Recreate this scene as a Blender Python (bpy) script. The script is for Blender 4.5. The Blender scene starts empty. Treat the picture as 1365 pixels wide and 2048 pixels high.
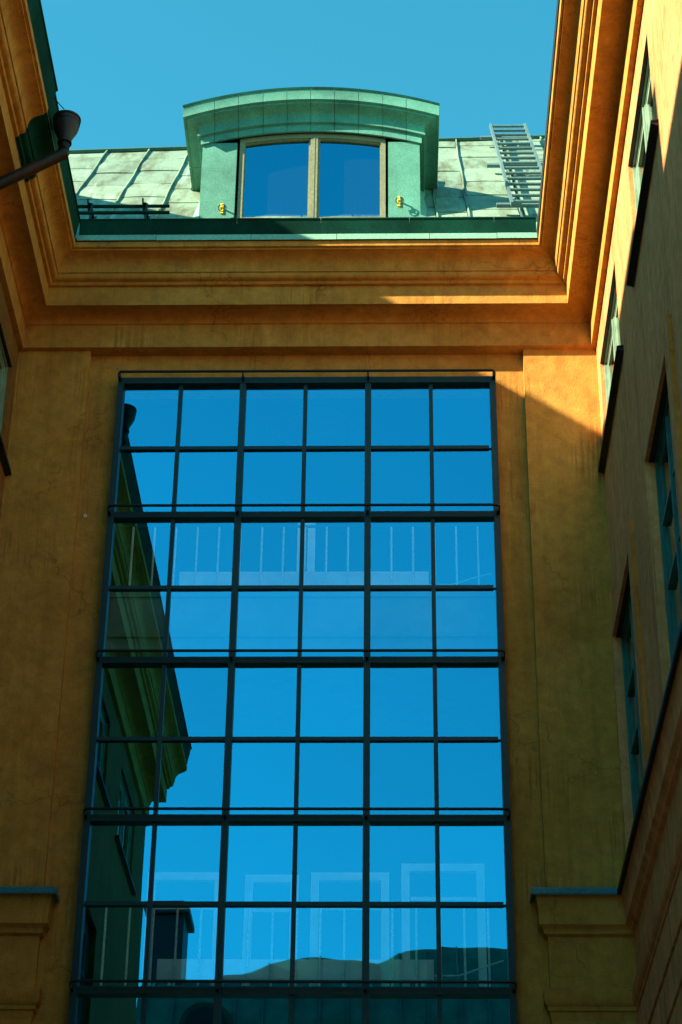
import bpy, math, random
from mathutils import Vector, Matrix
random.seed(7)
scene = bpy.context.scene
S = 0.55                 # metres per drawing unit
EYE = 1.6                # eye height; drawing origin is the eye

# ------------------------------------------------------------------ camera, world, sun, exposure
R = math.radians
F_PX, PITCH, YAW, ROLL = 4257.0, R(31.571), R(1.571), R(0.685)
fw = Vector((-math.sin(YAW)*math.cos(PITCH), math.cos(YAW)*math.cos(PITCH), math.sin(PITCH)))
rt = Vector((math.cos(YAW), math.sin(YAW), 0)); up = rt.cross(fw)
rt2 = math.cos(ROLL)*rt + math.sin(ROLL)*up; up2 = -math.sin(ROLL)*rt + math.cos(ROLL)*up
cd = bpy.data.cameras.new('camera'); cam = bpy.data.objects.new('camera', cd)
scene.collection.objects.link(cam); scene.camera = cam
cam.matrix_world = Matrix(((rt2.x, up2.x, -fw.x, 0), (rt2.y, up2.y, -fw.y, 0), (rt2.z, up2.z, -fw.z, EYE), (0, 0, 0, 1)))
cd.sensor_fit = 'VERTICAL'; cd.sensor_height = 24; cd.lens = F_PX/2048*24
cd.clip_start = 0.1; cd.clip_end = 3000
scene.render.resolution_x = 682; scene.render.resolution_y = 1024

SUN = Vector((1.449, 0.658, -1.0)).normalized()      # direction the light travels
elev = math.asin(-SUN.z); az = math.atan2(-SUN.x, -SUN.y)
w = bpy.data.worlds.new('World'); scene.world = w; w.use_nodes = True
nt = w.node_tree; nt.nodes.clear()
sky = nt.nodes.new('ShaderNodeTexSky'); sky.sky_type = 'NISHITA'; sky.sun_disc = False
sky.sun_elevation = elev; sky.sun_rotation = az % (2*math.pi); sky.air_density = 1.0; sky.dust_density = 0.4; sky.ozone_density = 1.5
tint = nt.nodes.new('ShaderNodeMix'); tint.data_type = 'RGBA'; tint.blend_type = 'MULTIPLY'
tint.inputs['Factor'].default_value = 1; tint.inputs[7].default_value = (0.27, 1.28, 1.12, 1)
bg = nt.nodes.new('ShaderNodeBackground'); bg.inputs['Strength'].default_value = 0.078
wo = nt.nodes.new('ShaderNodeOutputWorld')
nt.links.new(sky.outputs[0], tint.inputs[6]); nt.links.new(tint.outputs[2], bg.inputs[0]); nt.links.new(bg.outputs[0], wo.inputs[0])
sl = bpy.data.lights.new('sun', 'SUN'); sl.energy = 5.0; sl.angle = R(0.5); sl.color = (1.0, 0.97, 0.70)
so = bpy.data.objects.new('sun', sl); scene.collection.objects.link(so)
so.rotation_euler = (-SUN).to_track_quat('Z', 'Y').to_euler(); so.location = (-40, -20, 60)
scene.view_settings.view_transform = 'Standard'; scene.view_settings.look = 'None'
scene.view_settings.exposure = 1.76; scene.view_settings.gamma = 1.0
scene.view_settings.use_curve_mapping = False

# ------------------------------------------------------------------ helpers
col = scene.collection
def P3(x, y, z): return Vector((x*S, y*S, z*S + EYE))

class MB:
    def __init__(s): s.v = []; s.f = []
    def quad(s, *pts):
        n = len(s.v); s.v += [P3(*p) for p in pts]; s.f.append(tuple(range(n, n+len(pts)))); return s
    def box(s, x0, x1, y0, y1, z0, z1):
        n = len(s.v)
        s.v += [P3(x, y, z) for x in (x0, x1) for y in (y0, y1) for z in (z0, z1)]
        for f in ((0, 1, 3, 2), (4, 6, 7, 5), (0, 4, 5, 1), (2, 3, 7, 6), (0, 2, 6, 4), (1, 5, 7, 3)):
            s.f.append(tuple(n+i for i in f))
        return s
    def loft(s, rings, close=True, caps=True):
        n = len(s.v); k = len(rings[0])
        for r in rings: s.v += [P3(*p) for p in r]
        for a in range(len(rings)-1):
            for i in range(k if close else k-1):
                j = (i+1) % k
                s.f.append((n+a*k+i, n+a*k+j, n+(a+1)*k+j, n+(a+1)*k+i))
        if caps and close:
            s.f.append(tuple(n+i for i in range(k))[::-1]); s.f.append(tuple(n+(len(rings)-1)*k+i for i in range(k)))
        return s
    def tube(s, path, r, k=8, radii=None):
        pts = [Vector(p) for p in path]; rings = []
        for i, p in enumerate(pts):
            a = pts[max(i-1, 0)]; b = pts[min(i+1, len(pts)-1)]
            if i == 0 and (pts[1]-p).length < 1e-6: a = p; b = pts[2]
            t = (b-a).normalized()
            u = t.cross(Vector((0, 0, 1)))
            if u.length < 0.05: u = Vector((1, 0, 0))
            u.normalize(); v = u.cross(t)
            rr = radii[i] if radii else r
            rings.append([tuple(p + rr*(math.cos(2*math.pi*q/k)*u + math.sin(2*math.pi*q/k)*v)) for q in range(k)])
        return s.loft(rings)
    def bar(s, a, b, wx, wy, upv=(0, 0, 1)):
        a = Vector(a); b = Vector(b); t = (b-a).normalized(); u = t.cross(Vector(upv))
        if u.length < 0.05: u = t.cross(Vector((0, 1, 0)))
        u.normalize(); v = u.cross(t)
        rings = [[tuple(p + sx*u*wx/2 + sy*v*wy/2) for sx, sy in ((-1, -1), (1, -1), (1, 1), (-1, 1))] for p in (a, b)]
        return s.loft(rings)
    def build(s, name, mat, parent=None, base=None, smooth=None, bevel=0, fix=True):
        if base is None: base = Vector((0, 0, 0)) if parent is None else parent['_b']
        base = Vector(base)
        me = bpy.data.meshes.new(name); me.from_pydata([tuple(p-base) for p in s.v], [], s.f); me.update()
        if fix or bevel:
            import bmesh
            bm = bmesh.new(); bm.from_mesh(me)
            if bevel:
                bmesh.ops.bevel(bm, geom=list(bm.edges), offset=bevel*S, segments=2, affect='EDGES', clamp_overlap=True)
            if fix: bmesh.ops.recalc_face_normals(bm, faces=bm.faces)
            bm.to_mesh(me); bm.free()
        me.materials.append(mat)
        if smooth:
            me.shade_smooth(); me.set_sharp_from_angle(angle=R(smooth))
        o = bpy.data.objects.new(name, me); col.objects.link(o)
        if parent is not None: o.parent = parent
        else: o.location = base
        o['_b'] = tuple(base)
        return o

def tag(o, label=None, cat=None, group=None, kind=None):
    if label: o['label'] = label
    if cat: o['category'] = cat
    if group: o['group'] = group
    if kind: o['kind'] = kind
    return o
def thing(name, label, cat, base, group=None):
    o = bpy.data.objects.new(name, None); col.objects.link(o); b = P3(*base)
    o.location = b; o.empty_display_size = 0.3; o['_b'] = tuple(b)
    return tag(o, label, cat, group)
def box(name, mat, parent, *b, **k): return MB().box(*b).build(name, mat, parent, **k)

# ------------------------------------------------------------------ materials
def newmat(name):
    m = bpy.data.materials.new(name); m.use_nodes = True; t = m.node_tree
    return m, t, t.nodes['Principled BSDF'], t.nodes['Material Output']
def N(t, typ, **k):
    n = t.nodes.new(typ)
    for a, b in k.items(): setattr(n, a, b)
    return n
def pos(t, scale=(1, 1, 1)):
    g = N(t, 'ShaderNodeNewGeometry'); m = N(t, 'ShaderNodeMapping'); m.inputs['Scale'].default_value = scale
    t.links.new(g.outputs['Position'], m.inputs['Vector']); return m.outputs[0]
def noise(t, scale, detail=4, vec=None, rough=0.55, dist=0.0):
    n = N(t, 'ShaderNodeTexNoise'); n.inputs['Scale'].default_value = scale; n.inputs['Detail'].default_value = detail
    n.inputs['Roughness'].default_value = rough; n.inputs['Distortion'].default_value = dist
    t.links.new(vec if vec is not None else pos(t), n.inputs['Vector']); return n.outputs['Fac']
def ramp(t, fac, stops):
    r = N(t, 'ShaderNodeValToRGB'); e = r.color_ramp.elements
    while len(e) < len(stops): e.new(0.5)
    for i, (p, c) in enumerate(stops): e[i].position = p; e[i].color = (*c, 1)
    t.links.new(fac, r.inputs[0]); return r.outputs[0]
def mix(t, fac, a, b, mode='MIX'):
    m = N(t, 'ShaderNodeMix', data_type='RGBA', blend_type=mode)
    for sock, v in ((m.inputs['Factor'], fac), (m.inputs[6], a), (m.inputs[7], b)):
        if isinstance(v, (int, float)): sock.default_value = v
        elif isinstance(v, tuple): sock.default_value = (*v, 1)
        else: t.links.new(v, sock)
    return m.outputs[2]
def g(v): return (v, v, v)
def bump(t, bs, h, strength, dist=0.01):
    b = N(t, 'ShaderNodeBump'); b.inputs['Strength'].default_value = strength; b.inputs['Distance'].default_value = dist
    t.links.new(h, b.inputs['Height']); t.links.new(b.outputs[0], bs.inputs['Normal'])

def plaster(name, a, b, c, streak=False, rough=0.9, bs_=0.55):
    m, t, p, o = newmat(name)
    big = noise(t, 1.1, 5, rough=0.6, dist=0.6); c1 = ramp(t, big, [(0.22, a), (0.52, b), (0.82, c)])
    fine = noise(t, 7.0, 6, rough=0.7); c2 = mix(t, 1.0, c1, ramp(t, fine, [(0.3, g(0.80)), (0.7, g(1.18))]), 'MULTIPLY')
    # vertical weather streaks
    st = noise(t, 2.2, 5, pos(t, (3.0, 3.0, 0.16)), 0.65, 0.2)
    c3 = mix(t, 1.0, c2, ramp(t, st, [(0.30, g(0.74 if streak else 0.82)), (0.50, g(1.0)), (0.72, g(1.14 if streak else 1.05))]), 'MULTIPLY')
    tw = noise(t, 2.6, 7, rough=0.62, dist=1.6); c3 = mix(t, 1.0, c3, ramp(t, tw, [(0.36, g(0.86)), (0.50, g(1.0)), (0.56, g(0.95)), (0.68, g(1.12))]), 'MULTIPLY')
    # rain runs, in groups
    dr = noise(t, 4.0, 4, pos(t, (7.0, 7.0, 0.22)), 0.7); dm_ = noise(t, 0.9, 2)
    run = mix(t, 1.0, ramp(t, dr, [(0.50, g(0)), (0.60, g(1))]), ramp(t, dm_, [(0.52, g(0)), (0.62, g(0.55))]), 'MULTIPLY')
    c3 = mix(t, run, c3, (a[0]*0.55, a[1]*0.50, a[2]*0.5))
    # pale patch repairs
    pr_ = noise(t, 1.7, 3, dist=0.4); c3 = mix(t, ramp(t, pr_, [(0.655, g(0)), (0.665, g(0.28))]), c3, (c[0]*1.05, c[1]*1.12, c[2]*1.4))
    # hairline cracks
    vo = N(t, 'ShaderNodeTexVoronoi', feature='DISTANCE_TO_EDGE'); vo.inputs['Scale'].default_value = 0.55
    wn = N(t, 'ShaderNodeTexNoise'); wn.inputs['Scale'].default_value = 2.5; wn.inputs['Detail'].default_value = 6; t.links.new(pos(t), wn.inputs['Vector'])
    vm = N(t, 'ShaderNodeVectorMath', operation='MULTIPLY_ADD'); t.links.new(wn.outputs['Color'], vm.inputs[0]); vm.inputs[1].default_value = (0.7, 0.7, 0.7); t.links.new(pos(t), vm.inputs[2])
    t.links.new(vm.outputs[0], vo.inputs['Vector'])
    ck = mix(t, 1.0, ramp(t, vo.outputs['Distance'], [(0.0, g(0.6)), (0.006, g(0))]), ramp(t, noise(t, 1.3, 2), [(0.50, g(0)), (0.58, g(1))]), 'MULTIPLY')
    c3 = mix(t, ck, c3, (a[0]*0.4, a[1]*0.4, a[2]*0.4))
    # specks and small holes
    sp = noise(t, 38, 2); c4 = mix(t, ramp(t, sp, [(0.20, g(0.7)), (0.27, g(0))]), c3, (a[0]*0.45, a[1]*0.45, a[2]*0.45))
    t.links.new(c4, p.inputs['Base Color']); p.inputs['Roughness'].default_value = rough
    p.inputs['Specular IOR Level'].default_value = 0.2
    n1 = noise(t, 60, 5); n2 = noise(t, 5, 4)
    mth = N(t, 'ShaderNodeMath', operation='MULTIPLY_ADD'); t.links.new(n2, mth.inputs[0]); mth.inputs[1].default_value = 2.2; t.links.new(n1, mth.inputs[2])
    bump(t, p, mth.outputs[0], bs_, 0.010)
    return m
OCHRE = plaster('ochre_plaster', (0.42, 0.166, 0.026), (0.51, 0.226, 0.040), (0.58, 0.278, 0.056))
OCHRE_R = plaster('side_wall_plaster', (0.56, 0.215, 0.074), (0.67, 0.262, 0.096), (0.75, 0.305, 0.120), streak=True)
ORANGE = plaster('bounce_lit_plaster', (0.50, 0.15, 0.02), (0.64, 0.20, 0.03), (0.72, 0.25, 0.05))  # warm bounced light put into the colour, for the surround edges
OCHRE_L = plaster('shade_darkened_ochre', (0.17, 0.070, 0.013), (0.23, 0.100, 0.020), (0.29, 0.130, 0.027))  # shade put into the ochre, so the left wing mirrors near-black

def metal_paint(name, c, rough=0.5, var=0.25, stain=None, metallic=0.0, objvar=0.0, grain=40, bs_=0.15, patch=None):
    m, t, p, o = newmat(name)
    big = noise(t, 1.8, 5, rough=0.65); colr = mix(t, 1.0, c, ramp(t, big, [(0.3, g(1-var)), (0.7, g(1+var))]), 'MULTIPLY')
    fi = noise(t, grain, 3); colr = mix(t, 1.0, colr, ramp(t, fi, [(0.33, g(0.80)), (0.66, g(1.2))]), 'MULTIPLY')
    if stain:
        s1 = noise(t, 1.6, 6, pos(t, (2.4, 0.7, 0.55)), 0.7)
        colr = mix(t, ramp(t, s1, [(0.48, g(0)), (0.66, g(0.85))]), colr, stain)
    if patch:
        s2 = noise(t, 1.3, 5, pos(t, (4.0, 0.35, 0.30)), 0.6)
        colr = mix(t, ramp(t, s2, [(0.60, g(0)), (0.70, g(0.75))]), colr, patch)
    if objvar:
        oi = N(t, 'ShaderNodeObjectInfo'); colr = mix(t, 1.0, colr, ramp(t, oi.outputs['Random'], [(0, g(1-objvar)), (1, g(1+objvar))]), 'MULTIPLY')
    t.links.new(colr, p.inputs['Base Color']); p.inputs['Roughness'].default_value = rough; p.inputs['Metallic'].default_value = metallic; p.inputs['Specular IOR Level'].default_value = 0.3 if rough < 0.8 else 0.08
    bump(t, p, noise(t, grain, 4), bs_, 0.004)
    return m
ROOF = metal_paint('pale_patina_sheet', (0.185, 0.245, 0.180), 0.6, 0.20, stain=(0.085, 0.080, 0.036), objvar=0.18, patch=(0.31, 0.40, 0.35))
SEAM = metal_paint('seam_copper', (0.03, 0.09, 0.08), 0.6)
DORMER = metal_paint('green_patina_copper', (0.088, 0.250, 0.190), 0.6, 0.30, objvar=0.12, grain=55, bs_=0.25)
GUTTER = metal_paint('dark_patina_copper', (0.004, 0.042, 0.028), 0.95, 0.35, objvar=0.12, grain=55)
EAVE = metal_paint('eave_patina_sheet', (0.19, 0.36, 0.26), 0.55, 0.15, objvar=0.1)
BROWNCU = metal_paint('brown_weathered_copper', (0.022, 0.014, 0.009), 0.45, 0.5, stain=(0.085, 0.026, 0.012), metallic=0.0)
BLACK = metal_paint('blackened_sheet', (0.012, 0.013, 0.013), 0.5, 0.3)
TEAL = metal_paint('dark_teal_frame_paint', (0.011, 0.034, 0.040), 0.4, 0.12, bs_=0.05)
RAILM = metal_paint('black_rail_paint', (0.008, 0.012, 0.014), 0.4, 0.1, bs_=0.05)
PALE = metal_paint('pale_green_window_paint', (0.20, 0.28, 0.20), 0.4, 0.1, bs_=0.0, grain=6)
TEALW = metal_paint('teal_window_paint', (0.025, 0.125, 0.125), 0.4, 0.15, bs_=0.0, grain=6)
BEIGE = metal_paint('beige_window_paint', (0.22, 0.20, 0.12), 0.45, 0.12, bs_=0.05)
GALV = metal_paint('galvanised_steel', (0.085, 0.135, 0.14), 0.5, 0.3)
YELLOW = metal_paint('yellow_hook_paint', (0.75, 0.50, 0.02), 0.45, 0.1)
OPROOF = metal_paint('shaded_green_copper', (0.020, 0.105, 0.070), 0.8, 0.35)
WHITE = metal_paint('white_interior_paint', (0.90, 0.94, 0.92), 0.6, 0.02, bs_=0.0, grain=1.5)
STEEL = metal_paint('brushed_steel_rod', (0.92, 0.94, 0.92), 0.35, 0.03, bs_=0.02)
GREEN = metal_paint('green_interior_paint', (0.22, 0.65, 0.08), 0.6, 0.08)
GROUND = metal_paint('courtyard_paving', (0.11, 0.10, 0.085), 0.9, 0.15)
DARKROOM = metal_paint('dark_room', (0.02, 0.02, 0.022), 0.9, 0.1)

def glass(name, tintc, trans, rough=0.0, wob=0.0):
    m, t, p, o = newmat(name); t.nodes.remove(p)
    gl = N(t, 'ShaderNodeBsdfGlossy'); gl.inputs['Roughness'].default_value = rough; gl.inputs['Color'].default_value = (*tintc, 1)
    tr = N(t, 'ShaderNodeBsdfTransparent'); tr.inputs['Color'].default_value = (trans*0.86, trans, trans*0.98, 1)
    ad = N(t, 'ShaderNodeAddShader')
    t.links.new(tr.outputs[0], ad.inputs[0]); t.links.new(gl.outputs[0], ad.inputs[1]); t.links.new(ad.outputs[0], o.inputs[0])
    oi = N(t, 'ShaderNodeObjectInfo'); t.links.new(mix(t, 1.0, tintc, ramp(t, oi.outputs['Random'], [(0, g(0.91)), (1, g(1.09))]), 'MULTIPLY'), gl.inputs['Color'])
    if wob:
        b = N(t, 'ShaderNodeBump'); b.inputs['Strength'].default_value = wob; b.inputs['Distance'].default_value = 0.02
        t.links.new(noise(t, 0.7, 1), b.inputs['Height']); t.links.new(b.outputs[0], gl.inputs['Normal'])
    return m
GLASS = glass('coated_blue_glass', (0.035, 0.315, 0.475), 0.68, wob=0.035)
GLASS_D = glass('dormer_window_glass', (0.01, 0.27, 0.42), 0.40, wob=0.01)
GLASS_S = glass('dark_window_glass', (0.55, 0.55, 0.48), 0.40)
def emit(name, c, s):
    m, t, p, o = newmat(name); p.inputs['Emission Color'].default_value = (*c, 1); p.inputs['Emission Strength'].default_value = s
    p.inputs['Base Color'].default_value = (0.8, 0.8, 0.8, 1); return m
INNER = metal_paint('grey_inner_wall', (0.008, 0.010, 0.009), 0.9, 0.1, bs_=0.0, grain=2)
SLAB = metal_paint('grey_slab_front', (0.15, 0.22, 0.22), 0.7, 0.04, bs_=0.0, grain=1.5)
LAMP = metal_paint('lamp_diffuser', (0.10, 0.13, 0.13), 0.6, 0.02, bs_=0.0, grain=1.5)

# ------------------------------------------------------------------ dimensions (drawing units, origin at the eye)
XL, XR, YB = -8.03, 4.42, 37.216       # side wall faces and pilaster face of the back wing
YBAY = 37.40; GZ = -EYE/S              # recessed bay, ground
PLX, PRX = -6.47, 2.85                 # inner edges of the pilasters
FX0, FX1, FZ1, FZ0 = -5.82, 2.24, 26.25, 7.0
YEND_L, YEND_R = 11.9, 20.0

# ground
gm = MB(); gm.quad((-900, -900, GZ), (900, -900, GZ), (900, 900, GZ), (-900, 900, GZ))
tag(gm.build('ground', GROUND), kind='structure')

# ------------------------------------------------------------------ cornice profile (p = projection from the wall, z)
def arc(p0, z0, p1, z1, n, bulge):
    out = []
    for i in range(1, n):
        a = i/n
        px = p0+(p1-p0)*a; pz = z0+(z1-z0)*a
        nx, nz = (z1-z0), -(p1-p0); L = math.hypot(nx, nz)
        h = bulge*math.sin(math.pi*a)
        out.append((px+nx/L*h, pz+nz/L*h))
    return out
CPROF = [(0.0, 26.97), (0.115, 26.99), (0.118, 27.56), (0.105, 27.562), (0.105, 27.585), (0.14, 27.60)]
CPROF += arc(0.14, 27.60, 0.26, 27.745, 6, -0.03) + [(0.26, 27.75), (0.60, 27.75), (0.62, 27.74), (0.63, 28.215), (0.70, 28.225), (0.72, 28.29)]
CPROF += arc(0.72, 28.29, 0.83, 28.44, 7, 0.055) + [(0.83, 28.44), (0.86, 28.445)]
CPROF += arc(0.86, 28.445, 1.14, 28.80, 12, -0.10) + [(1.14, 28.80), (1.165, 28.805), (1.17, 28.84), (1.225, 28.85), (1.235, 28.985)]
def sweep_back(mb, prof, x0, x1, yb=YB, mitre=(1, 1), back=0.0):
    pr = [( -back, prof[0][1])] + prof + [(-back, prof[-1][1])]
    n = 14
    rings = []
    for i in range(n+1):
        a = i/n
        rings.append([((x0+mitre[0]*p)*(1-a) + (x1-mitre[1]*p)*a, yb-p, z) for p, z in pr])
    mb.loft(rings); return mb
def sweep_side(mb, prof, xw, sgn, y0, y1, back=0.0, mitre=1):
    pr = [(-back, prof[0][1])] + prof + [(-back, prof[-1][1])]
    n = 14; rings = []
    for i in range(n+1):
        a = i/n
        rings.append([(xw+sgn*p, y0*(1-a)+(y1-mitre*p)*a, z) for p, z in pr])
    mb.loft(rings); return mb

# =================================================================== BACK BUILDING
bb = thing('courtyard_building', 'ochre plastered end wing with tall blue glass wall and arched copper dormer', 'building', ((XL+XR)/2, YB, GZ))
wl = MB()
wl.box(PLX, FX0, YBAY, YBAY+0.6, GZ, 28.9).box(FX1, PRX, YBAY, YBAY+0.6, GZ, 28.9).box(FX0, FX1, YBAY, YBAY+0.6, FZ1, 28.9).box(FX0, FX1, YBAY, YBAY+0.6, GZ, FZ0)
wl.build('wall', OCHRE, bb, fix=False)
BELT = [(0.0, 12.20), (0.02, 12.36), (0.055, 12.37), (0.06, 12.44), (0.085, 12.46), (0.115, 12.52), (0.118, 12.76), (0.0, 12.80)]
FRZ = [(0.0, 13.76), (0.03, 13.78), (0.07, 13.80)] + arc(0.07, 13.80, 0.15, 13.93, 5, -0.025) + [(0.163, 13.95), (0.166, 13.975)] + arc(0.166, 13.975, 0.215, 14.50, 8, -0.02) + [(0.215, 14.50), (0.0, 14.52)]
PLATE = [(0.0, 14.52), (0.27, 14.505), (0.29, 14.47), (0.30, 14.50), (0.285, 14.60), (0.27, 14.62), (0.0, 14.69)]
def wrap_pilaster(prof, x0, x1, side):
    """moulding over the pilaster face, returned round its free inner edge"""
    mb = MB()
    pr = [(-0.05, prof[0][1])] + prof + [(-0.05, prof[-1][1])]
    if side == 'L':
        r = [[(x0+max(p, 0), YB-p, z) for p, z in pr], [(x1+p, YB-p, z) for p, z in pr], [(x1+p, YBAY+0.03, z) for p, z in pr]]
    else:
        r = [[(x0-p, YBAY+0.03, z) for p, z in pr], [(x0-p, YB-p, z) for p, z in pr], [(x1-max(p, 0), YB-p, z) for p, z in pr]]
    mb.loft(r); return mb
def rust_blocks(parent, place, length, start, zt, course, n, blen, mat, off0=0.0):
    """place(a0,a1,z0,z1) makes one block; courses counted downward from zt"""
    for c in range(n):
        z1 = zt - c*course; z0 = z1-course+0.10
        a = start + off0 - (blen/2 if c % 2 else 0) 
        while a < start+length:
            a0 = max(a+0.012, start); a1 = min(a+blen-0.012, start+length)
            if a1-a0 > 0.08: place(a0, a1, z0, z1, mat, parent)
            a += blen
for side, x0, x1, lab in (('L', XL, PLX, 'left pilaster in shade'), ('R', PRX, XR, 'right pilaster, its top catching the sun')):
    pm = MB().box(x0, x1, YB, YBAY+0.5, GZ, 28.9)
    pl = pm.build('pilaster', OCHRE, bb, fix=False); pl['label'] = lab
    wrap_pilaster(FRZ, x0, x1, side).build('frieze', OCHRE, pl, smooth=30)
    wrap_pilaster(BELT, x0, x1, side).build('ledge', OCHRE, pl, smooth=30)
    wrap_pilaster(PLATE, x0, x1, side).build('capping', GUTTER if 0 else metal_paint('capping_sheet', (0.03, 0.16, 0.20), 0.4, 0.3), pl)
    def pb(a0, a1, z0, z1, mat, parent):
        MB().box(a0, a1, YB-0.085, YB-0.001, z0, z1).build('stone_block', mat, parent, bevel=0.008)
    rust_blocks(pl, pb, x1-x0, x0, 12.17, 0.75, 4, 1.5, OCHRE, off0=-0.69 if side == 'R' else -0.81)
sweep_back(MB(), CPROF, XL, XR, back=0.3).build('cornice', OCHRE, bb, smooth=35)

ax, az = -6.31, 22.9
MB().tube([(ax, YBAY-0.03, az), (ax, YBAY-0.001, az)], 0.035, 10).build('wall_anchor', WHITE, bb)
MB().tube([(ax, YBAY-0.036, az), (ax, YBAY-0.031, az)], 0.017, 8).build('anchor_hole', BLACK, bb)
# ---- glass wall
gw = MB()
YF = 37.216; YG = 37.32
gw.box(FX0, FX0+0.13, YF-0.03, YBAY+0.1, FZ0, FZ1).box(FX1-0.13, FX1, YF-0.03, YBAY+0.1, FZ0, FZ1).box(FX0+0.13, FX1-0.13, YF-0.03, YBAY+0.1, FZ1-0.15, FZ1)
gw = gw.build('glass_wall', TEAL, bb)
W = 8.0; X0 = -5.809; Z0 = 26.177; H = 3.36
cx_ = [X0+W*i/6 for i in range(7)]
for i in (2, 4):
    MB().box(cx_[i]-0.065, cx_[i]+0.065, YF-0.02, YBAY+0.05, FZ0, FZ1-0.152).build('mullion', TEAL, gw, bevel=0.006)
for i in (1, 3, 5):
    for j in range(6):
        zt = Z0-H*j-0.075; zb = Z0-H*(j+1)+0.085
        MB().box(cx_[i]-0.042, cx_[i]+0.042, YF+0.04, YBAY, max(zb, FZ0), zt).build('glazing_bar', TEAL, gw, bevel=0.004)
xs = [FX0+0.13, cx_[2]-0.067, cx_[2]+0.067, cx_[4]-0.067, cx_[4]+0.067, FX1-0.13]
for j in range(1, 6):
    zc = Z0-H*j+0.02
    for a in (0, 2, 4):
        MB().box(xs[a]+0.002, xs[a+1]-0.002, YF-0.015, YBAY+0.04, zc-0.085, zc+0.055).build('transom', TEAL, gw, bevel=0.006)
for j in range(6):
    zc = Z0-H*(j+0.5)+0.0
    for i in range(6):
        xa = cx_[i]+(0.13 if i == 0 else 0.067 if i in (2, 4) else 0.044); xb = cx_[i+1]-(0.13 if i == 5 else 0.067 if i+1 in (2, 4) else 0.044)
        if zc > FZ0: MB().box(xa, xb, YF+0.045, YBAY-0.01, zc-0.04, zc+0.04).build('glazing_bar', TEAL, gw)
    for k in (0, 1):
        for i in range(6):
            z1 = Z0-H*j-0.05-(H/2)*k; z0 = z1-H/2+0.06
            if z0 < FZ0: z0 = FZ0
            xa, xb = cx_[i], cx_[i+1]
            if i == 0: xa = FX0+0.1
            if i == 5: xb = FX1-0.1
            xm, zm = (xa+xb)/2, (z0+z1)/2
            yw = -0.0046+random.uniform(-0.0016, 0.0016); tl = random.uniform(-0.0014, 0.0014)
            f = lambda x, z, d: (x, YG+d+(x-xm)*yw+(z-zm)*tl, z)
            mb = MB(); mb.quad(f(xa, z0, 0), f(xb, z0, 0), f(xb, z1, 0), f(xa, z1, 0))
            mb.build('pane', GLASS, gw, fix=False)
# tubular rails in front of every storey transom
for j in range(0, 6):
    zc = Z0-H*j+0.10; yr = YF-0.20
    if zc < FZ0: continue
    xa, xb = FX0+0.03, FX1-0.03
    pts = [(xa, YF-0.02, zc-0.10), (xa, YF-0.12, zc-0.06), (xa, yr+0.03, zc-0.02), (xa+0.03, yr, zc), (xa+0.1, yr, zc+0.005), (xb-0.1, yr, zc+0.005), (xb-0.03, yr, zc), (xb, yr+0.03, zc-0.02), (xb, YF-0.12, zc-0.06), (xb, YF-0.02, zc-0.10)]
    rl = MB().tube(pts, 0.030, 8).build('rail', RAILM, gw, smooth=60)
    for xx in (xa+0.02, cx_[2], cx_[4], xb-0.02):
        MB().box(xx-0.02, xx+0.02, yr, YF-0.018, zc-0.13, zc-0.015).build('bracket', RAILM, gw)

# ---- eaves sheet and standing gutter
def slab_x(name, mat, parent, x0, x1, prof, jit=0.0):
    """closed profile (y,z) extruded along x"""
    j = random.uniform(-jit, jit)
    return MB().loft([[(x, y, z+j) for y, z in prof] for x in (x0, x1)]).build(name, mat, parent)
RTH = R(51); RY0, RZ0 = 36.166, 29.20
XE0, XE1 = XL+1.26, XR-1.25
ev = slab_x('eaves_board', BLACK, bb, XE0-0.1, XE1, [(YB-1.20, 28.987), (YB-1.20, 29.06), (YB-0.6, 29.20), (YB-0.6, 28.987)])
xj = XE0+0.0; k = 0
edges = [XE0, -5.05, -3.0, -1.15, 0.85, 2.3, XE1]
for a, b in zip(edges[:-1], edges[1:]):
    slab_x('eaves_sheet', EAVE, ev, a+0.006, b-0.006, [(YB-1.275, 28.985), (YB-1.285, 28.985), (YB-1.235, 29.17), (YB-1.10, 29.215), (YB-1.10, 29.205), (YB-1.225, 29.16)], 0.006)
gt = slab_x('gutter', GUTTER, bb, XE0+0.02, XE1-0.01, [(YB-1.10, 29.225), (YB-1.06, 29.225), (YB-1.12, 29.50), (YB-1.185, 29.50)])
edges = [XE0+0.02, -5.2, -3.32, -1.5, 0.42, 2.25, XE1-0.01]
for a, b in zip(edges[:-1], edges[1:]):
    slab_x('gutter_sheet', GUTTER, gt, a+0.001, b-0.001, [(YB-1.115, 29.222), (YB-1.105, 29.222), (YB-1.215, 29.585), (YB-1.225, 29.585)], 0.004)
    MB().tube([(a+0.004, YB-1.225, 29.60), (b-0.004, YB-1.225, 29.60)], 0.022, 6).build('gutter_lip', GUTTER, gt, smooth=60)

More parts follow.
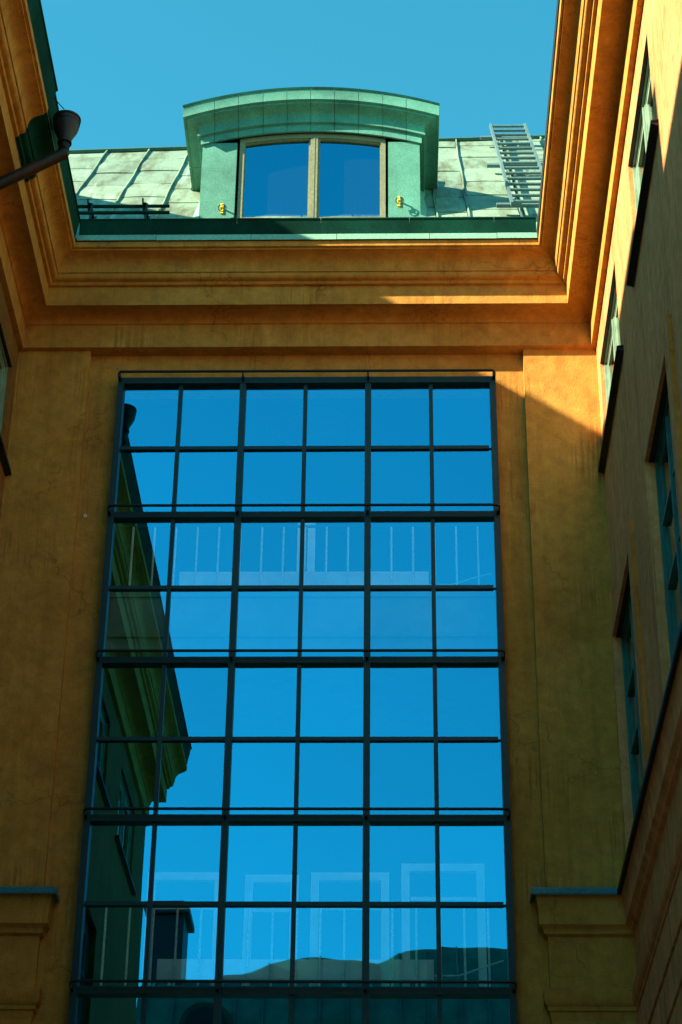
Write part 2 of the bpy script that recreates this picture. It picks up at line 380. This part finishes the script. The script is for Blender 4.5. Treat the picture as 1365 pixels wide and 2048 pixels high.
# ---- mansard roof
nrm = Vector((0, -math.sin(RTH), math.cos(RTH))); slp = Vector((0, math.cos(RTH), math.sin(RTH)))
def rp(x, s, h=0.0):
    p = Vector((x, RY0, RZ0)) + slp*s + nrm*h; return (p.x, p.y, p.z)
def sr(x): return 10.87 + (x+7.4)*0.150
DX0, DX1, DY = -4.31, 0.68, 37.35        # dormer face
rf = MB().loft([[rp(x, -0.1, -0.05), rp(x, sr(x), -0.05), rp(x, sr(x), -0.6), (x, 50, 34), rp(x, -0.1, -0.9)] for x in (-11, 7.5)]).build('roof', SEAM, bb)
seams = [-10.77, -9.68, -8.59, -7.49, -6.40, -5.30, -4.2, -3.1, -2.0, -0.85, 0.30, 1.05, 1.77, 2.95, 4.10, 5.2, 6.3, 7.4]
for ci, (a, b) in enumerate(zip(seams[:-1], seams[1:])):
    s = -0.1+random.choice((0.2, 0.8, 1.2)) if ci else 0.4
    s0 = -0.05; s1 = [1.2, 0.5, 1.5, 0.9][ci % 4]
    top = sr((a+b)/2)
    while s0 < top-0.05:
        s1 = min(s1, sr(a)) if s1 > top-0.4 else s1
        if s1 > top-0.4: ta, tb = sr(a), sr(b)
        else: ta = tb = s1
        bow = random.uniform(-0.010, 0.02)
        am, hh = (a+b)/2, random.uniform(0, 0.008)
        n = 4; rings = []
        for q in range(n+1):
            x = a+0.02+(b-a-0.04)*q/n; t_ = ta+(tb-ta)*q/n
            h0 = 0.01+hh+bow*math.sin(math.pi*q/n)
            rings.append([rp(x, s0+0.012, h0+0.010), rp(x, (s0+t_)/2, h0+0.018+bow), rp(x, t_-0.012, h0), rp(x, t_-0.012, h0-0.03), rp(x, s0+0.012, h0-0.03)])
        MB().loft(rings).build('roof_sheet', ROOF, rf, smooth=25)
        if ta != tb or s1 >= top-0.4: break
        s0 = s1; s1 = s0+1.72
for x in seams:
    if DX0 < x < DX1: continue
    pts = []; n = 14; L = sr(x)
    ph = random.uniform(0, 6)
    rings = []
    for q in range(n+1):
        s = 0.35+(L-0.35)*q/n; dx = 0.014*math.sin(ph+q*1.1)+random.uniform(-0.006, 0.006)
        rings.append([rp(x-0.018+dx, s, 0.0), rp(x-0.014+dx, s, 0.085), rp(x+0.016+dx, s, 0.09), rp(x+0.02+dx, s, 0.0)])
    MB().loft(rings).build('standing_seam', ROOF, rf)
MB().loft([[rp(x, sr(x)-0.05, 0.03), rp(x, sr(x)-0.05, 0.11), rp(x, sr(x)+0.08, 0.11), rp(x, sr(x)+0.08, -0.1)] for x in [-11+18.5*i/8 for i in range(9)]]).build('ridge_cap', SEAM, rf)

# ---- arched dormer
XC = (DX0+DX1)/2; HW = (DX1-DX0)/2
RAD = 8.4
def arcz(x, zc, r=RAD): return zc - r + math.sqrt(max(r*r-(x-XC)**2, 0))
WX0, WX1 = -3.46, -0.10
# frieze bottom centre z: height of the arch line on the face
ZF = 33.30
body = MB()
n = 20
# face as strips: left and right jamb panels, head above window
def strip(mb, x0, x1, zb, zt_fn, y0, y1, n=6):
    rings = []
    for q in range(n+1):
        x = x0+(x1-x0)*q/n
        z_b = zb(x) if callable(zb) else zb
        rings.append([(x, y0, z_b), (x, y0, zt_fn(x)), (x, y1, zt_fn(x)), (x, y1, z_b)])
    mb.loft(rings)
strip(body, DX0+0.02, DX1-0.02, 33.9, lambda x: arcz(x, 34.05), DY+0.7, DY+8.0, 16)
dm = MB()
# cheeks running back to the roof plane
for xa, xb in ((DX0, DX0+0.12), (DX1-0.12, DX1)):
    dm.box(xa, xb, DY+0.05, DY+7.5, 29.3, arcz(DX0, ZF)+0.15)
# barrel roof
rings = []
for q in range(n+1):
    x = DX0-0.42+(2*HW+0.84)*q/n
    rings.append([(x, DY-0.40, arcz(x, ZF+0.925)), (x, DY+9.5, arcz(x, ZF+0.925)), (x, DY+9.5, arcz(x, ZF+0.83-0.02)), (x, DY-0.40, arcz(x, ZF+0.83-0.02))])
dm.loft(rings)
dm = dm.build('dormer', DORMER, bb, smooth=30)
# jamb panels
for xa, xb in ((DX0-0.005, WX0-0.06), (WX1+0.06, DX1+0.005)):
    MB().box(xa, xb, DY, DY+0.3, 29.3, arcz(xa if xa < XC else xb, ZF)+0.05).build('front_panel', DORMER, dm)
# arched cornice in sheet segments
DPROF = [(0.0, -0.02), (0.05, -0.02), (0.055, 0.185), (0.13, 0.19), (0.135, 0.235), (0.10, 0.24)] + arc(0.10, 0.24, 0.33, 0.54, 8, -0.11) + [(0.33, 0.54), (0.37, 0.545), (0.375, 0.595), (0.45, 0.60), (0.46, 0.86), (0.47, 0.88), (0.47, 0.915), (0.0, 0.915)]
bounds = [DX0, -4.05, -3.50, -2.93, -2.38, -1.83, -1.28, -0.72, -0.16, 0.38, DX1]
for a, b in zip(bounds[:-1], bounds[1:]):
    rings = []
    m = 4
    for q in range(m+1):
        rg = []
        x_ = a+(b-a)*q/m
        x_ = min(max(x_, a+0.005), b-0.005) if a != DX0 and b != DX1 else x_
        for p, z in DPROF:
            x = x_
            if a == DX0 and q == 0: x = DX0-p
            if b == DX1 and q == m: x = DX1+p
            if a != DX0 and q == 0: x = a+0.005
            if b != DX1 and q == m: x = b-0.005
            if a == DX0 and q > 0: x = (DX0-p)*(1-q/m)+(b-0.005)*q/m
            if b == DX1 and q < m: x = (a+0.005)*(1-q/m)+(DX1+p)*q/m
            rg.append((x, DY-p, arcz(x, ZF)+z+random.uniform(-0.0, 0.0)))
        rings.append(rg)
    MB().loft(rings).build('cornice_panel', DORMER, dm, smooth=30)
rings = [[(x, DY-0.482, arcz(x, ZF+0.885)), (x, DY-0.482, arcz(x, ZF+0.945)), (x, DY-0.43, arcz(x, ZF+0.955)), (x, DY-0.43, arcz(x, ZF+0.93)), (x, DY-0.471, arcz(x, ZF+0.92))] for x in [DX0-0.47+(2*HW+0.94)*q/24 for q in range(25)]]
MB().loft(rings).build('drip_edge', GUTTER, dm)
# side returns of the cornice back to the roof (level)
for sg, xw in ((-1, DX0), (1, DX1)):
    for y0, y1 in ((0, 1.3), (1.3, 2.9), (2.9, 6.2)):
        rings = []
        for yy in (y0+(0 if y0 == 0 else 0.008), y1-0.008):
            rings.append([(xw+sg*p, (DY-p if y0 == 0 and yy == y0 else DY+yy), arcz(xw+sg*p, ZF)+z) for p, z in DPROF])
        MB().loft(rings).build('side_cornice', DORMER, dm, smooth=30)
# flashing where the cheeks meet the roof
for sg, xw in ((-1, DX0), (1, DX1)):
    s_hit = (33.75-RZ0)/math.sin(RTH)
    MB().loft([[rp(xw, s, 0.04), rp(xw, s, 0.10), rp(xw+sg*0.16, s, 0.035), rp(xw+sg*0.16, s, 0.03)] for s in (0.2, 2.2, 4.2, 7.0)]).build('flashing', EAVE, dm)
    # flared foot
    MB().loft([[rp(xw+sg*(0.02), s_, 0.03), rp(xw+sg*(0.50), s_, 0.03), rp(xw+sg*(0.44), s_, 0.20), rp(xw+sg*0.02, s_, 0.5)] for s_ in (s_hit-0.42, s_hit+0.6)]).build('flared_foot', DORMER, dm)
# window
def frame_arch(mb, x0, x1, z0, w, y0, y1, zoff):
    n = 16
    mb.box(x0, x0+w, y0, y1, z0, arcz(x0+w, ZF+zoff)-0.001); mb.box(x1-w, x1, y0, y1, z0, arcz(x1-w, ZF+zoff)-0.001)
    rings = []
    for q in range(n+1):
        x = x0+(x1-x0)*q/n; z = arcz(x, ZF+zoff)
        rings.append([(x, y0+0.001, z-w), (x, y0+0.001, z+0.02), (x, y1, z+0.02), (x, y1, z-w)])
    mb.loft(rings); mb.box(x0+w, x1-w, y0, y1, z0, z0+w)
    return mb
wf = frame_arch(MB(), WX0, WX1, 30.70, 0.11, DY+0.06, DY+0.3, -0.02).build('window_frame', BEIGE, dm)
MB().box(-1.83, -1.65, DY+0.035, DY+0.28, 30.6, arcz(-1.74, ZF-0.15)).build('window_post', BEIGE, dm, bevel=0.01)
MB().box(-1.755, -1.725, DY+0.025, DY+0.04, 30.6, arcz(-1.74, ZF-0.15)-0.01).build('window_post', BEIGE, dm)
for xa, xb in ((WX0+0.09, -1.83), (-1.65, WX1-0.09)):
    frame_arch(MB(), xa, xb, 30.81, 0.04, DY+0.10, DY+0.2, -0.115).build('sash', BEIGE, dm)
    rings = []
    n = 10
    mb = MB()
    pts = [(xa+0.03, DY+0.16, 30.35)] + [(xa+0.03+(xb-xa-0.06)*q/n, DY+0.16, arcz(xa+0.03+(xb-xa-0.06)*q/n, ZF-0.14)) for q in range(n+1)] + [(xb-0.03, DY+0.16, 30.35)]
    mb.quad(*pts); mb.build('pane', GLASS_D, dm, fix=False)
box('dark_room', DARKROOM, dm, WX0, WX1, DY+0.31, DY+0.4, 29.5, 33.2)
# yellow hooks
for hx, hz in ((-3.80, 31.02), (0.20, 31.20)):
    pts = [(hx, DY-0.005, hz), (hx, DY-0.13, hz+0.03), (hx, DY-0.16, hz-0.02), (hx, DY-0.16, hz-0.09), (hx, DY-0.11, hz-0.12)]
    hk = MB().box(hx-0.032, hx+0.032, DY-0.03, DY-0.001, hz-0.15, hz+0.13).tube(pts, 0.024, 7)
    hk.build('roof_hook', YELLOW, dm, smooth=50)
    ring = [(hx+0.09*math.cos(a)+0.02, DY-0.15, hz-0.10+0.10*math.sin(a)) for a in [i*math.pi/6 for i in range(12)]]
    MB().tube(ring+[ring[0]], 0.012, 5).build('ring', BLACK, dm)

# ---- interior behind the glass wall
inn = MB()
inn.box(FX0-0.3, FX0+0.0, YBAY+0.6, 42.2, 8, 28).box(FX1, FX1+0.3, YBAY+0.6, 42.2, 8, 28).box(FX0-0.3, FX1+0.3, YBAY+0.6, 42.2, 27.55, 28.0)
inn.build('inner_wall', INNER, bb, fix=False)
for zt in (21.55, 13.13):
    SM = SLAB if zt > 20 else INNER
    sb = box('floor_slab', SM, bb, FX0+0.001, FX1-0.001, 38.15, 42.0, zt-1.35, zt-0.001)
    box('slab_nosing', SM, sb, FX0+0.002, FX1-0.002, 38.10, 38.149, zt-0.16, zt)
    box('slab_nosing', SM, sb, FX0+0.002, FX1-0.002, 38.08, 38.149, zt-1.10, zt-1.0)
bw = MB()
bw.box(FX0-0.3, FX1+0.3, 42.0, 42.2, 8, 28)
bw.build('rear_inner_wall', INNER, bb, fix=False)

# rods railings + radiators + door frames per floor
for zt, wh in ((21.60, 'upper'), (13.18, 'lower')):
    rl = thing('stair_railing', f'thin bright steel rods standing behind the glass of the {wh} landing', 'railing', ((FX0+FX1)/2, 38.3, zt), 'rod railings behind the glass wall')
    x = -5.42
    i = 0
    while x < 2.0:
        MB().tube([(x, 38.3, zt), (x, 38.3, zt+1.57)], 0.024, 6).build('rod', STEEL, rl, smooth=60)
        x += 0.4525
    MB().box(FX0+0.1, FX1-0.1, 38.27, 38.33, zt+1.57, zt+1.60).build('handrail', RAILM, rl)
    rd = thing('radiator', f'long low white ribbed radiator behind the rods of the {wh} landing', 'radiator', (-1.8, 38.6, zt), 'ribbed radiators behind the glass wall')
    zr = zt+0.21
    MB().box(-4.42, 0.79, 38.50, 38.62, zr, zr+0.40).build('panel', WHITE, rd)
    rb = MB()
    xx = -4.40
    while xx < 0.77:
        rb.box(xx, xx+0.022, 38.475, 38.499, zr+0.02, zr+0.38); xx += 0.05
    o = rb.build('rib', WHITE, rd, fix=False); o['kind'] = 'stuff'
    for fx in (-4.2, 0.55): MB().box(fx, fx+0.06, 38.52, 38.6, zt+0.001, zr-0.001).build('foot', WHITE, rd)
    MB().tube([(0.80, 38.55, zr+0.1), (1.25, 38.55, zr+0.1), (1.9, 38.6, zr+0.35), (2.1, 38.7, zr+0.45)], 0.02, 6).build('pipe', WHITE, rd, smooth=60)
for k, (x0, x1, zt, zb) in enumerate(((-5.0, -3.45, 16.55, 13.135), (-3.0, -1.9, 16.5, 13.135), (-1.65, -0.05, 16.55, 13.135), (0.2, 1.9, 16.75, 13.135), (-2.1, -1.7, 25.0, 21.56))):
    d = MB()
    x0 *= 0.958; x1 *= 0.958; zt = zt*0.958 if zt < 20 else 24.0
    d.box(x0, x0+0.16, 39.3, 39.45, zb, zt).box(x1-0.16, x1, 39.3, 39.45, zb, zt).box(x0+0.16, x1-0.16, 39.3, 39.45, zt-0.16, zt)
    if x1-x0 > 0.6: d.box(x0+0.17, x1-0.17, 39.35, 39.4, zt-0.75, zt-0.68)
    d.build('door_frame', WHITE, bb)
for lx, ly, lz, nm in ((-1.82, 40.9, 27.5, 'upper'), (-1.95, 41.0, 20.17, 'lower')):
    cl = thing('ceiling_lamp', f'large oval ceiling lamp faintly seen through the {nm} panes', 'ceiling lamp', (lx, ly, lz), 'oval lamps behind the glass wall')
    r0 = [(lx+0.95*math.cos(a), ly+0.8*math.sin(a), lz-0.001) for a in [i*math.pi/14 for i in range(28)]]
    r1 = [(x, y, z-0.10) for x, y, z in r0]
    r2 = [(lx+(x-lx)*0.9, ly+(y-ly)*0.9, lz-0.14) for x, y, z in r0]
    MB().loft([r0, r1]).build('lamp_body', LAMP, cl); MB().loft([r1, r2]).build('diffuser', LAMP, cl)

# =================================================================== SIDE WINGS
WTOP0, WTOP1 = 23.86, 26.22            # upper window opening
WLOW1 = 19.88
def side_wing(xw, sg, y_end, label, mat, wins_u, wins_l, roofspec):
    """xw wall face, sg = +1 when the courtyard lies towards +x"""
    out = -sg
    b = thing('side_building', label, 'building', (xw, (YB+y_end)/2, GZ))
    th = 0.9; xo = xw+out*th
    def bx(x0, x1, *r): return (min(x0, x1), max(x0, x1), *r)
    ww = MB()
    # wall split round the openings: bands
    def band(z0, z1, holes):
        y = y_end
        for h0, h1 in sorted(holes):
            ww.box(*bx(xw, xo, y, h0, z0, z1)); y = h1
        ww.box(*bx(xw, xo, y, YB+0.1, z0, z1))
    band(WTOP1, 28.9, []); band(WTOP0, WTOP1, wins_u); band(WLOW1, WTOP0, []); band(14.6, WLOW1, wins_l); band(GZ, 14.6, [])
    wl_ = ww.build('wall', mat, b, fix=False)
    box('end_wall', mat, b, *bx(xo+out*0.001, xo+out*6, y_end, y_end+0.6, GZ, 28.9))
    sweep_side(MB(), CPROF, xw, sg, y_end-0.1, YB, back=0.2).build('cornice', OCHRE, b, smooth=35)
    for pr, nm, mt in ((FRZ, 'frieze', mat), (BELT, 'ledge', mat), (PLATE, 'capping', BLACK)):
        sweep_side(MB(), pr, xw, sg, y_end, YB, back=0.02).build(nm, mt, b, smooth=30)
    # raised surrounds of the tall lower windows
    for y0, y1 in wins_l:
        ya = y0-0.56; yb_ = min(y1+0.5, YB-0.01)
        mb = MB(); t_ = 0.07
        for r in ((ya, y0, 14.7, 20.24), (y1, yb_, 14.7, 20.24), (y0, y1, WLOW1, 20.24)):
            mb.box(*bx(xw, xw+sg*t_, *r))
        mb.build('window_surround', mat, b, fix=False)
        box('surround_edge', ORANGE, b, *bx(xw-sg*0.0, xw+sg*(t_+0.002), ya-0.004, ya-0.001, 14.7, 20.24))
    # windows
    def window(y0, y1, z0, z1, fm, upper):
        d0 = 0.13 if upper else 0.15; xf = xw+out*d0; xb_ = xw+out*(d0+0.13)
        fr = MB()
        fr.box(*bx(xf, xb_, y0, y0+0.14, z0, z1)).box(*bx(xf, xb_, y1-0.14, y1, z0, z1)).box(*bx(xf, xb_, y0+0.14, y1-0.14, z1-0.14, z1)).box(*bx(xf, xb_, y0+0.14, y1-0.14, z0, z0+0.14))
        w_ = fr.build('window', fm, b, bevel=0.008)
        # outer moulding
        fr = MB(); xf2 = xw+out*(d0-0.05)
        fr.box(*bx(xf2, xf-sg*0.001, y1-0.05, y1-0.001, z0, z1)).box(*bx(xf2, xf-sg*0.001, y0+0.001, y0+0.05, z0, z1)).box(*bx(xf2, xf-sg*0.001, y0+0.05, y1-0.05, z1-0.05, z1-0.001))
        fr.build('frame_moulding', fm, w_)
        ym = (y0+y1)/2
        MB().box(*bx(xw+sg*0.002, xf+sg*0.0005, y0+0.001, y1-0.001, z1-0.018, z1-0.002)).build('lintel_dark_sheet', BLACK, w_)  # thin black sheet that darkens the lintel underside
        MB().box(*bx(xf-out*0.015, xb_, ym-0.10, ym+0.10, z0+0.14, z1-0.14)).build('window_post', fm, w_, bevel=0.01)
        MB().box(*bx(xf-out*0.05, xf-out*0.016, ym-0.035, ym+0.035, z0+0.15, z1-0.15)).build('cover_strip', fm, w_, bevel=0.006)
        for ya, yb_ in ((y0+0.14, ym-0.10), (ym+0.10, y1-0.14)):
            sf = MB(); xs0 = xw+out*(d0+0.012); xs1 = xw+out*(d0+0.12)
            sf.box(*bx(xs0, xs1, ya+0.002, ya+0.11, z0+0.14, z1-0.14)).box(*bx(xs0, xs1, yb_-0.11, yb_-0.002, z0+0.14, z1-0.14)).box(*bx(xs0, xs1, ya+0.11, yb_-0.11, z1-0.25, z1-0.142)).box(*bx(xs0, xs1, ya+0.11, yb_-0.11, z0+0.142, z0+0.25))
            sf.build('sash', fm, w_, bevel=0.006)
            if not upper:
                nb = 3
                for q in range(1, nb+1):
                    zz = z0+0.2+(z1-z0-0.4)*q/(nb+1)
                    MB().box(*bx(xs0-out*0.055, xs1, ya+0.11, yb_-0.11, zz-0.03, zz+0.03)).build('glazing_bar', fm, w_)
            xg = xw+out*(d0+0.030)
            MB().quad((xg, ya+0.1, z0+0.2), (xg, yb_-0.1, z0+0.2), (xg, yb_-0.1, z1-0.2), (xg, ya+0.1, z1-0.2)).build('pane', GLASS_S, w_, fix=False)
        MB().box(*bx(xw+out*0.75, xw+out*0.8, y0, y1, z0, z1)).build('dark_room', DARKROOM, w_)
        if upper:
            # black metal sill with drip edge
            MB().loft([[(xw+out*0.16, y, z0+0.06), (xw+sg*0.13, y, z0+0.01), (xw+sg*0.135, y, z0-0.07), (xw+sg*0.125, y, z0-0.07), (xw+sg*0.118, y, z0-0.01), (xw+out*0.16, y, z0+0.03)] for y in (y0-0.42, y1+0.50)]).build('sill', BLACK, w_)
            MB().loft([[(xw+sg*0.002, y, z0-0.012), (xw+sg*0.117, y, z0-0.012), (xw+sg*0.117, y, z0-0.055), (xw+sg*0.002, y, z0-0.10)] for y in (y0-0.40, y1+0.49)]).build('sill_apron', BLACK, w_)
        # recessed reveal is the wall's own thickness
    for y0, y1 in wins_u: window(y0, y1, WTOP0, WTOP1, PALE, True)
    for y0, y1 in wins_l: window(y0, y1, 14.62, WLOW1, TEALW, False)
    # rusticated blocks
    def pb(a0, a1, z0, z1, m_, parent):
        MB().box(*bx(xw+sg*0.001, xw+sg*0.09, a0, a1, z0, z1)).build('stone_block', m_, parent, bevel=0.01)
    rust_blocks(b, pb, YB-0.06-24.0, 24.0, 12.19, 0.76, 4, 1.5, mat, off0=0.02)
    roofspec(b, xw, sg, y_end)
    return b
def roof_left(b, xw, sg, y_end):
    xe = xw+1.20
    # eaves sheet, standing gutter with visible outer face
    def long(name, mat, prof, y0, y1, parent=b, m=1.0):
        return MB().loft([[(xw+p, (y0 if q == 0 else y1), z) for p, z in prof] for q in (0, 1)]).build(name, mat, parent)
    long('eaves_board', BLACK, [(1.20, 28.987), (1.215, 29.10), (0.6, 29.2), (0.6, 28.987)], y_end-0.1, YB-1.21)
    ys = [y_end-0.1, 13.4, 16.0, 19.0, 22.0, 24.8, 27.6, 29.6, 31.95, 33.3, 34.9, YB-1.235]
    for a, c in zip(ys[:-1], ys[1:]):
        off = 0.09 if c <= 32 else 0.05; up_ = 0.12 if c <= 32 else 0.04
        long('gutter_sheet', GUTTER, [(1.195, 28.99), (1.205, 28.985), (1.235+off, 29.48+up_), (1.225+off, 29.49+up_)], a+0.006, c-0.006)
        long('gutter_back', GUTTER, [(1.17, 29.02), (1.175, 29.02), (1.10+off, 29.5), (1.09+off, 29.5)], a+0.006, c-0.006)
        MB().tube([(xw+1.235+off, a, 29.50+up_), (xw+1.235+off, c-0.004, 29.50+up_)], 0.03, 6).build('gutter_lip', GUTTER, b, smooth=60)
    # steep mansard beside the end wing, low roof beyond
    t_ = 6.06
    x1, z1 = xw+1.13, 29.3; x2, z2 = x1-t_, 29.3+1.235*t_
    MB().loft([[(x1, 21.3, z1), (x2, 18.7, z2), (x2-6, 18.7, 33), (x2-6, 20, 28.8), (x1-0.3, 21.3, 28.95)],
               [(x1, 46, z1), (x2, 46, z2), (x2-6, 46, 33), (x2-6, 46, 28.8), (x1-0.3, 46, 28.95)]]).build('roof', DORMER, b)
    MB().loft([[(x1, y, z1), (x1-6, y, 34.75), (x1-11, y, 29.3), (x1-11, y, 28.9), (x1-0.3, y, 28.95)] for y in (y_end, 21.2)]).build('low_roof', DORMER, b)
def roof_right(b, xw, sg, y_end):
    MB().loft([[(xw-p, y, z) for p, z in [(1.245, 28.987), (1.26, 29.00), (1.265, 29.24), (1.25, 29.27), (0.6, 29.3), (0.6, 28.987)]] for y in (y_end-0.1, YB-1.21)]).build('eaves_board', BLACK, b)
    MB().loft([[(xw-0.9, y, 29.25), (xw+5, y, 36.0), (xw+11, y, 33), (xw+11, y, 28.9), (xw-0.6, y, 28.95)] for y in (y_end, 46)]).build('roof', DORMER, b)
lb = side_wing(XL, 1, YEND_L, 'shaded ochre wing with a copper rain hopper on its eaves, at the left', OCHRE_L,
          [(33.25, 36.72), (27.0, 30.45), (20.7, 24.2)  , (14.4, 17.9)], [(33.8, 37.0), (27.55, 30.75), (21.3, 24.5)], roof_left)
rb_ = side_wing(XR, -1, YEND_R, 'sunlit ochre wing with sharp window sills, at the right', OCHRE_R,
          [(33.25, 36.68), (26.96, 30.40)], [(33.8, 37.05), (27.56, 30.72)], roof_right)

# copper cladding over the cornice by the hopper
clp = [(p+0.012, z) for p, z in CPROF if z > 28.2 and z < 28.84]
MB().loft([[(XL+p, y, z) for p, z in clp+[(1.19, 28.83), (1.22, 28.83), (1.25, 28.99), (0.7, 28.98), (0.65, 28.2)]] for y in (31.75, 33.1)]).build('copper_cladding', GUTTER, lb, smooth=35)
# hopper and downpipe
dp = thing('downpipe', 'brown copper rain hopper and slanting pipe hanging from the left eaves', 'downpipe', (-6.42, 32.0, 28.4))
hx, hy = XL+1.55, 32.15
k = 20
def circ(r, z, cx=hx, cy=hy): return [(cx+r*math.cos(2*math.pi*i/k), cy+r*math.sin(2*math.pi*i/k), z) for i in range(k)]
ZH = -0.14
MB().loft([circ(0.13, 28.55+ZH), circ(0.14, 28.66+ZH), circ(0.24, 28.88+ZH), circ(0.262, 28.97+ZH), circ(0.255, 29.0+ZH), circ(0.262, 29.02+ZH), circ(0.262, 29.13+ZH), circ(0.285, 29.145+ZH), circ(0.285, 29.175+ZH), circ(0.255, 29.175+ZH), circ(0.24, 29.0+ZH), circ(0.1, 28.7+ZH)]).build('hopper', BROWNCU, dp, smooth=35)
MB().loft([circ(0.272, 29.045+ZH), circ(0.275, 29.06+ZH), circ(0.272, 29.075+ZH)]).build('band', BROWNCU, dp)
MB().tube([(hx, hy, 28.62+ZH), (hx, hy, 28.30+ZH), (hx-0.02, hy, 28.24+ZH)], 0.125, 14).build('neck', BROWNCU, dp, smooth=35)
MB().tube([(hx+0.03, hy, 28.28+ZH), (XL+0.25, hy-0.1, 27.20)], 0.118, 14).build('slanted_pipe', BROWNCU, dp, smooth=50)
MB().tube([(XL+0.25, hy-0.1, 27.27), (XL+0.2, hy-0.1, 27.0), (XL+0.2, hy-0.1, GZ+0.3)], 0.118, 14).build('pipe', BROWNCU, dp, smooth=50)
MB().tube([(hx, hy, 28.53+ZH), (hx, hy, 28.56+ZH)], 0.145, 14).build('collar', BROWNCU, dp)
for zz in (24.5, 19, 13, 7):
    MB().tube([(XL+0.2, hy-0.1, zz), (XL+0.2, hy-0.1, zz+0.06)], 0.14, 12).build('pipe_clip', BLACK, dp)
MB().tube([(XL+1.2, hy-0.25, 29.5), (hx-0.05, hy-0.15, 29.17)], 0.01, 5).build('stay_wire', BLACK, dp)

# =================================================================== ROOF FITTINGS
sg_ = thing('snow_guard', 'two dark pipes on brackets low on the pale copper roof', 'snow guard', rp(-6.2, 3.9))
def unroof(px, s, h): return rp(px, s, h)
S1 = (30.65-RZ0)/math.sin(RTH)
for ds, h in ((0.30, 0.36), (-0.42, 0.36)):
    x0, x1 = -9.5, (-4.95 if ds > 0 else -4.88)
    MB().tube([rp(x0, S1+ds-0.35, h), rp(x1, S1+ds-0.35, h)], 0.040, 8).build('pipe', GUTTER, sg_, smooth=60)
for x in (-8.0, -6.70, -5.47):
    mb = MB()
    mb.bar(rp(x, S1-1.0, 0.05), rp(x, S1+0.35, 0.05), 0.09, 0.02, upv=tuple(nrm))
    mb.bar(rp(x-0.03, S1+0.15, 0.04), rp(x-0.03, S1-0.15, 0.46), 0.02, 0.10, upv=(1, 0, 0))
    mb.bar(rp(x+0.03, S1-0.95, 0.05), rp(x+0.03, S1-0.15, 0.44), 0.02, 0.05, upv=(1, 0, 0))
    mb.bar(rp(x-0.06, S1-0.15, 0.2), rp(x-0.06, S1-0.15, 0.56), 0.12, 0.03, upv=(1, 0, 0))
    mb.build('bracket', BLACK, sg_)
ld = thing('roof_ladder', 'galvanised steel ladder lying up the copper roof beside the right eaves', 'ladder', rp(3.2, 2.0))
LS0, LS1, LH = 1.5, 12.35, 0.42
for x in (2.72, 3.64):
    MB().bar(rp(x, LS0, LH), rp(x, LS1, LH), 0.060, 0.11, upv=tuple(nrm)).build('side_rail', GALV, ld)
nr = 16
for i in range(nr):
    s = LS0+0.3+(LS1-LS0-0.45)*i/(nr-1)
    MB().tube([rp(2.73, s, LH), rp(3.63, s, LH)], 0.040, 7).build('rung', GALV, ld, smooth=60)
for s in (2.2, 7.2, 11.3):
    MB().bar(rp(2.40, s, 0.26), rp(3.80, s, 0.26), 0.20, 0.08, upv=tuple(nrm)).build('cross_bar', GALV, ld)
    for x in (2.95, 3.4):
        MB().bar(rp(x, s-0.4, 0.03), rp(x, s, 0.22), 0.10, 0.04, upv=(1, 0, 0)).build('support', GALV, ld)
MB().bar(rp(2.98, 2.4, 0.03), rp(2.98, 12.3, 0.03), 0.12, 0.02, upv=tuple(nrm)).build('ground_strip', GUTTER, ld)

# =================================================================== OPPOSITE BUILDING (seen mirrored in the glass)
ob = thing('opposite_building', 'green roofed wing across the courtyard, mirrored low in the glass wall', 'building', (-1, -12, GZ))
MB().box(-11, 16, -16, -9.6, GZ, 26.6).build('wall', OCHRE, ob, fix=False)
rings = []
ridge = [(-11, 30.0), (-8.5, 29.6), (-7.2, 29.7), (-5.5, 30.25), (-3.6, 30.65), (-2.4, 30.45), (-1.0, 30.35), (0.2, 30.85), (1.6, 31.0), (3.2, 30.9), (5, 30.9), (9, 31), (16, 31)]
def rz(x):
    for (xa, za), (xb, zb) in zip(ridge[:-1], ridge[1:]):
        if xa <= x <= xb:
            q = (x-xa)/(xb-xa); q = q*q*(3-2*q); return za+(zb-za)*q+0.75
    return ridge[-1][1]+0.75
for i in range(68):
    x = -11+27*i/67; z = rz(x)+0.05*math.sin(x*2.3)
    rings.append([(x, -9.4, 26.5), (x, -9.4, 26.7), (x, -10.6, 29.2), (x, -12.5, z+0.05), (x, -16.2, 26.6)])
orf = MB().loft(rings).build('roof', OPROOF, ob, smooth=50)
x = -10.4
while x < 15:
    MB().bar((x, -9.38, 26.72), (x, -10.58, 29.24), 0.06, 0.14, upv=(0, 1, 0)).bar((x, -10.58, 29.24), (x, -12.45, rz(x)-0.02), 0.06, 0.14, upv=(0, 1, 0)).build('standing_seam', SEAM, orf)
    x += 1.15
ch = MB().box(-10.9, -9.35, -13.6, -11.6, 28.6, 33.0).box(-11.15, -9.1, -13.85, -11.35, 33.0, 33.25).box(-11.0, -9.25, -13.7, -11.5, 33.25, 33.4)
ch.build('chimney', BLACK, ob, fix=False)
for dx in (-7.9,):
    rg = []
    for yy in (-9.35, -11.5):
        rg.append([(dx+1.0*math.cos(a), yy, 27.2+1.0*math.sin(a)) for a in [math.pi*i/12 for i in range(13)]])
    dmo = MB().loft(rg).build('round_dormer', GUTTER, ob)
    MB().loft([[(dx+0.75*math.cos(a), yy, 27.22+0.75*math.sin(a)) for a in [math.pi*i/12 for i in range(13)]] for yy in (-9.30, -9.34)]).build('dark_opening', DARKROOM, dmo)
for o in bpy.data.objects:
    if '_b' in o: del o['_b']
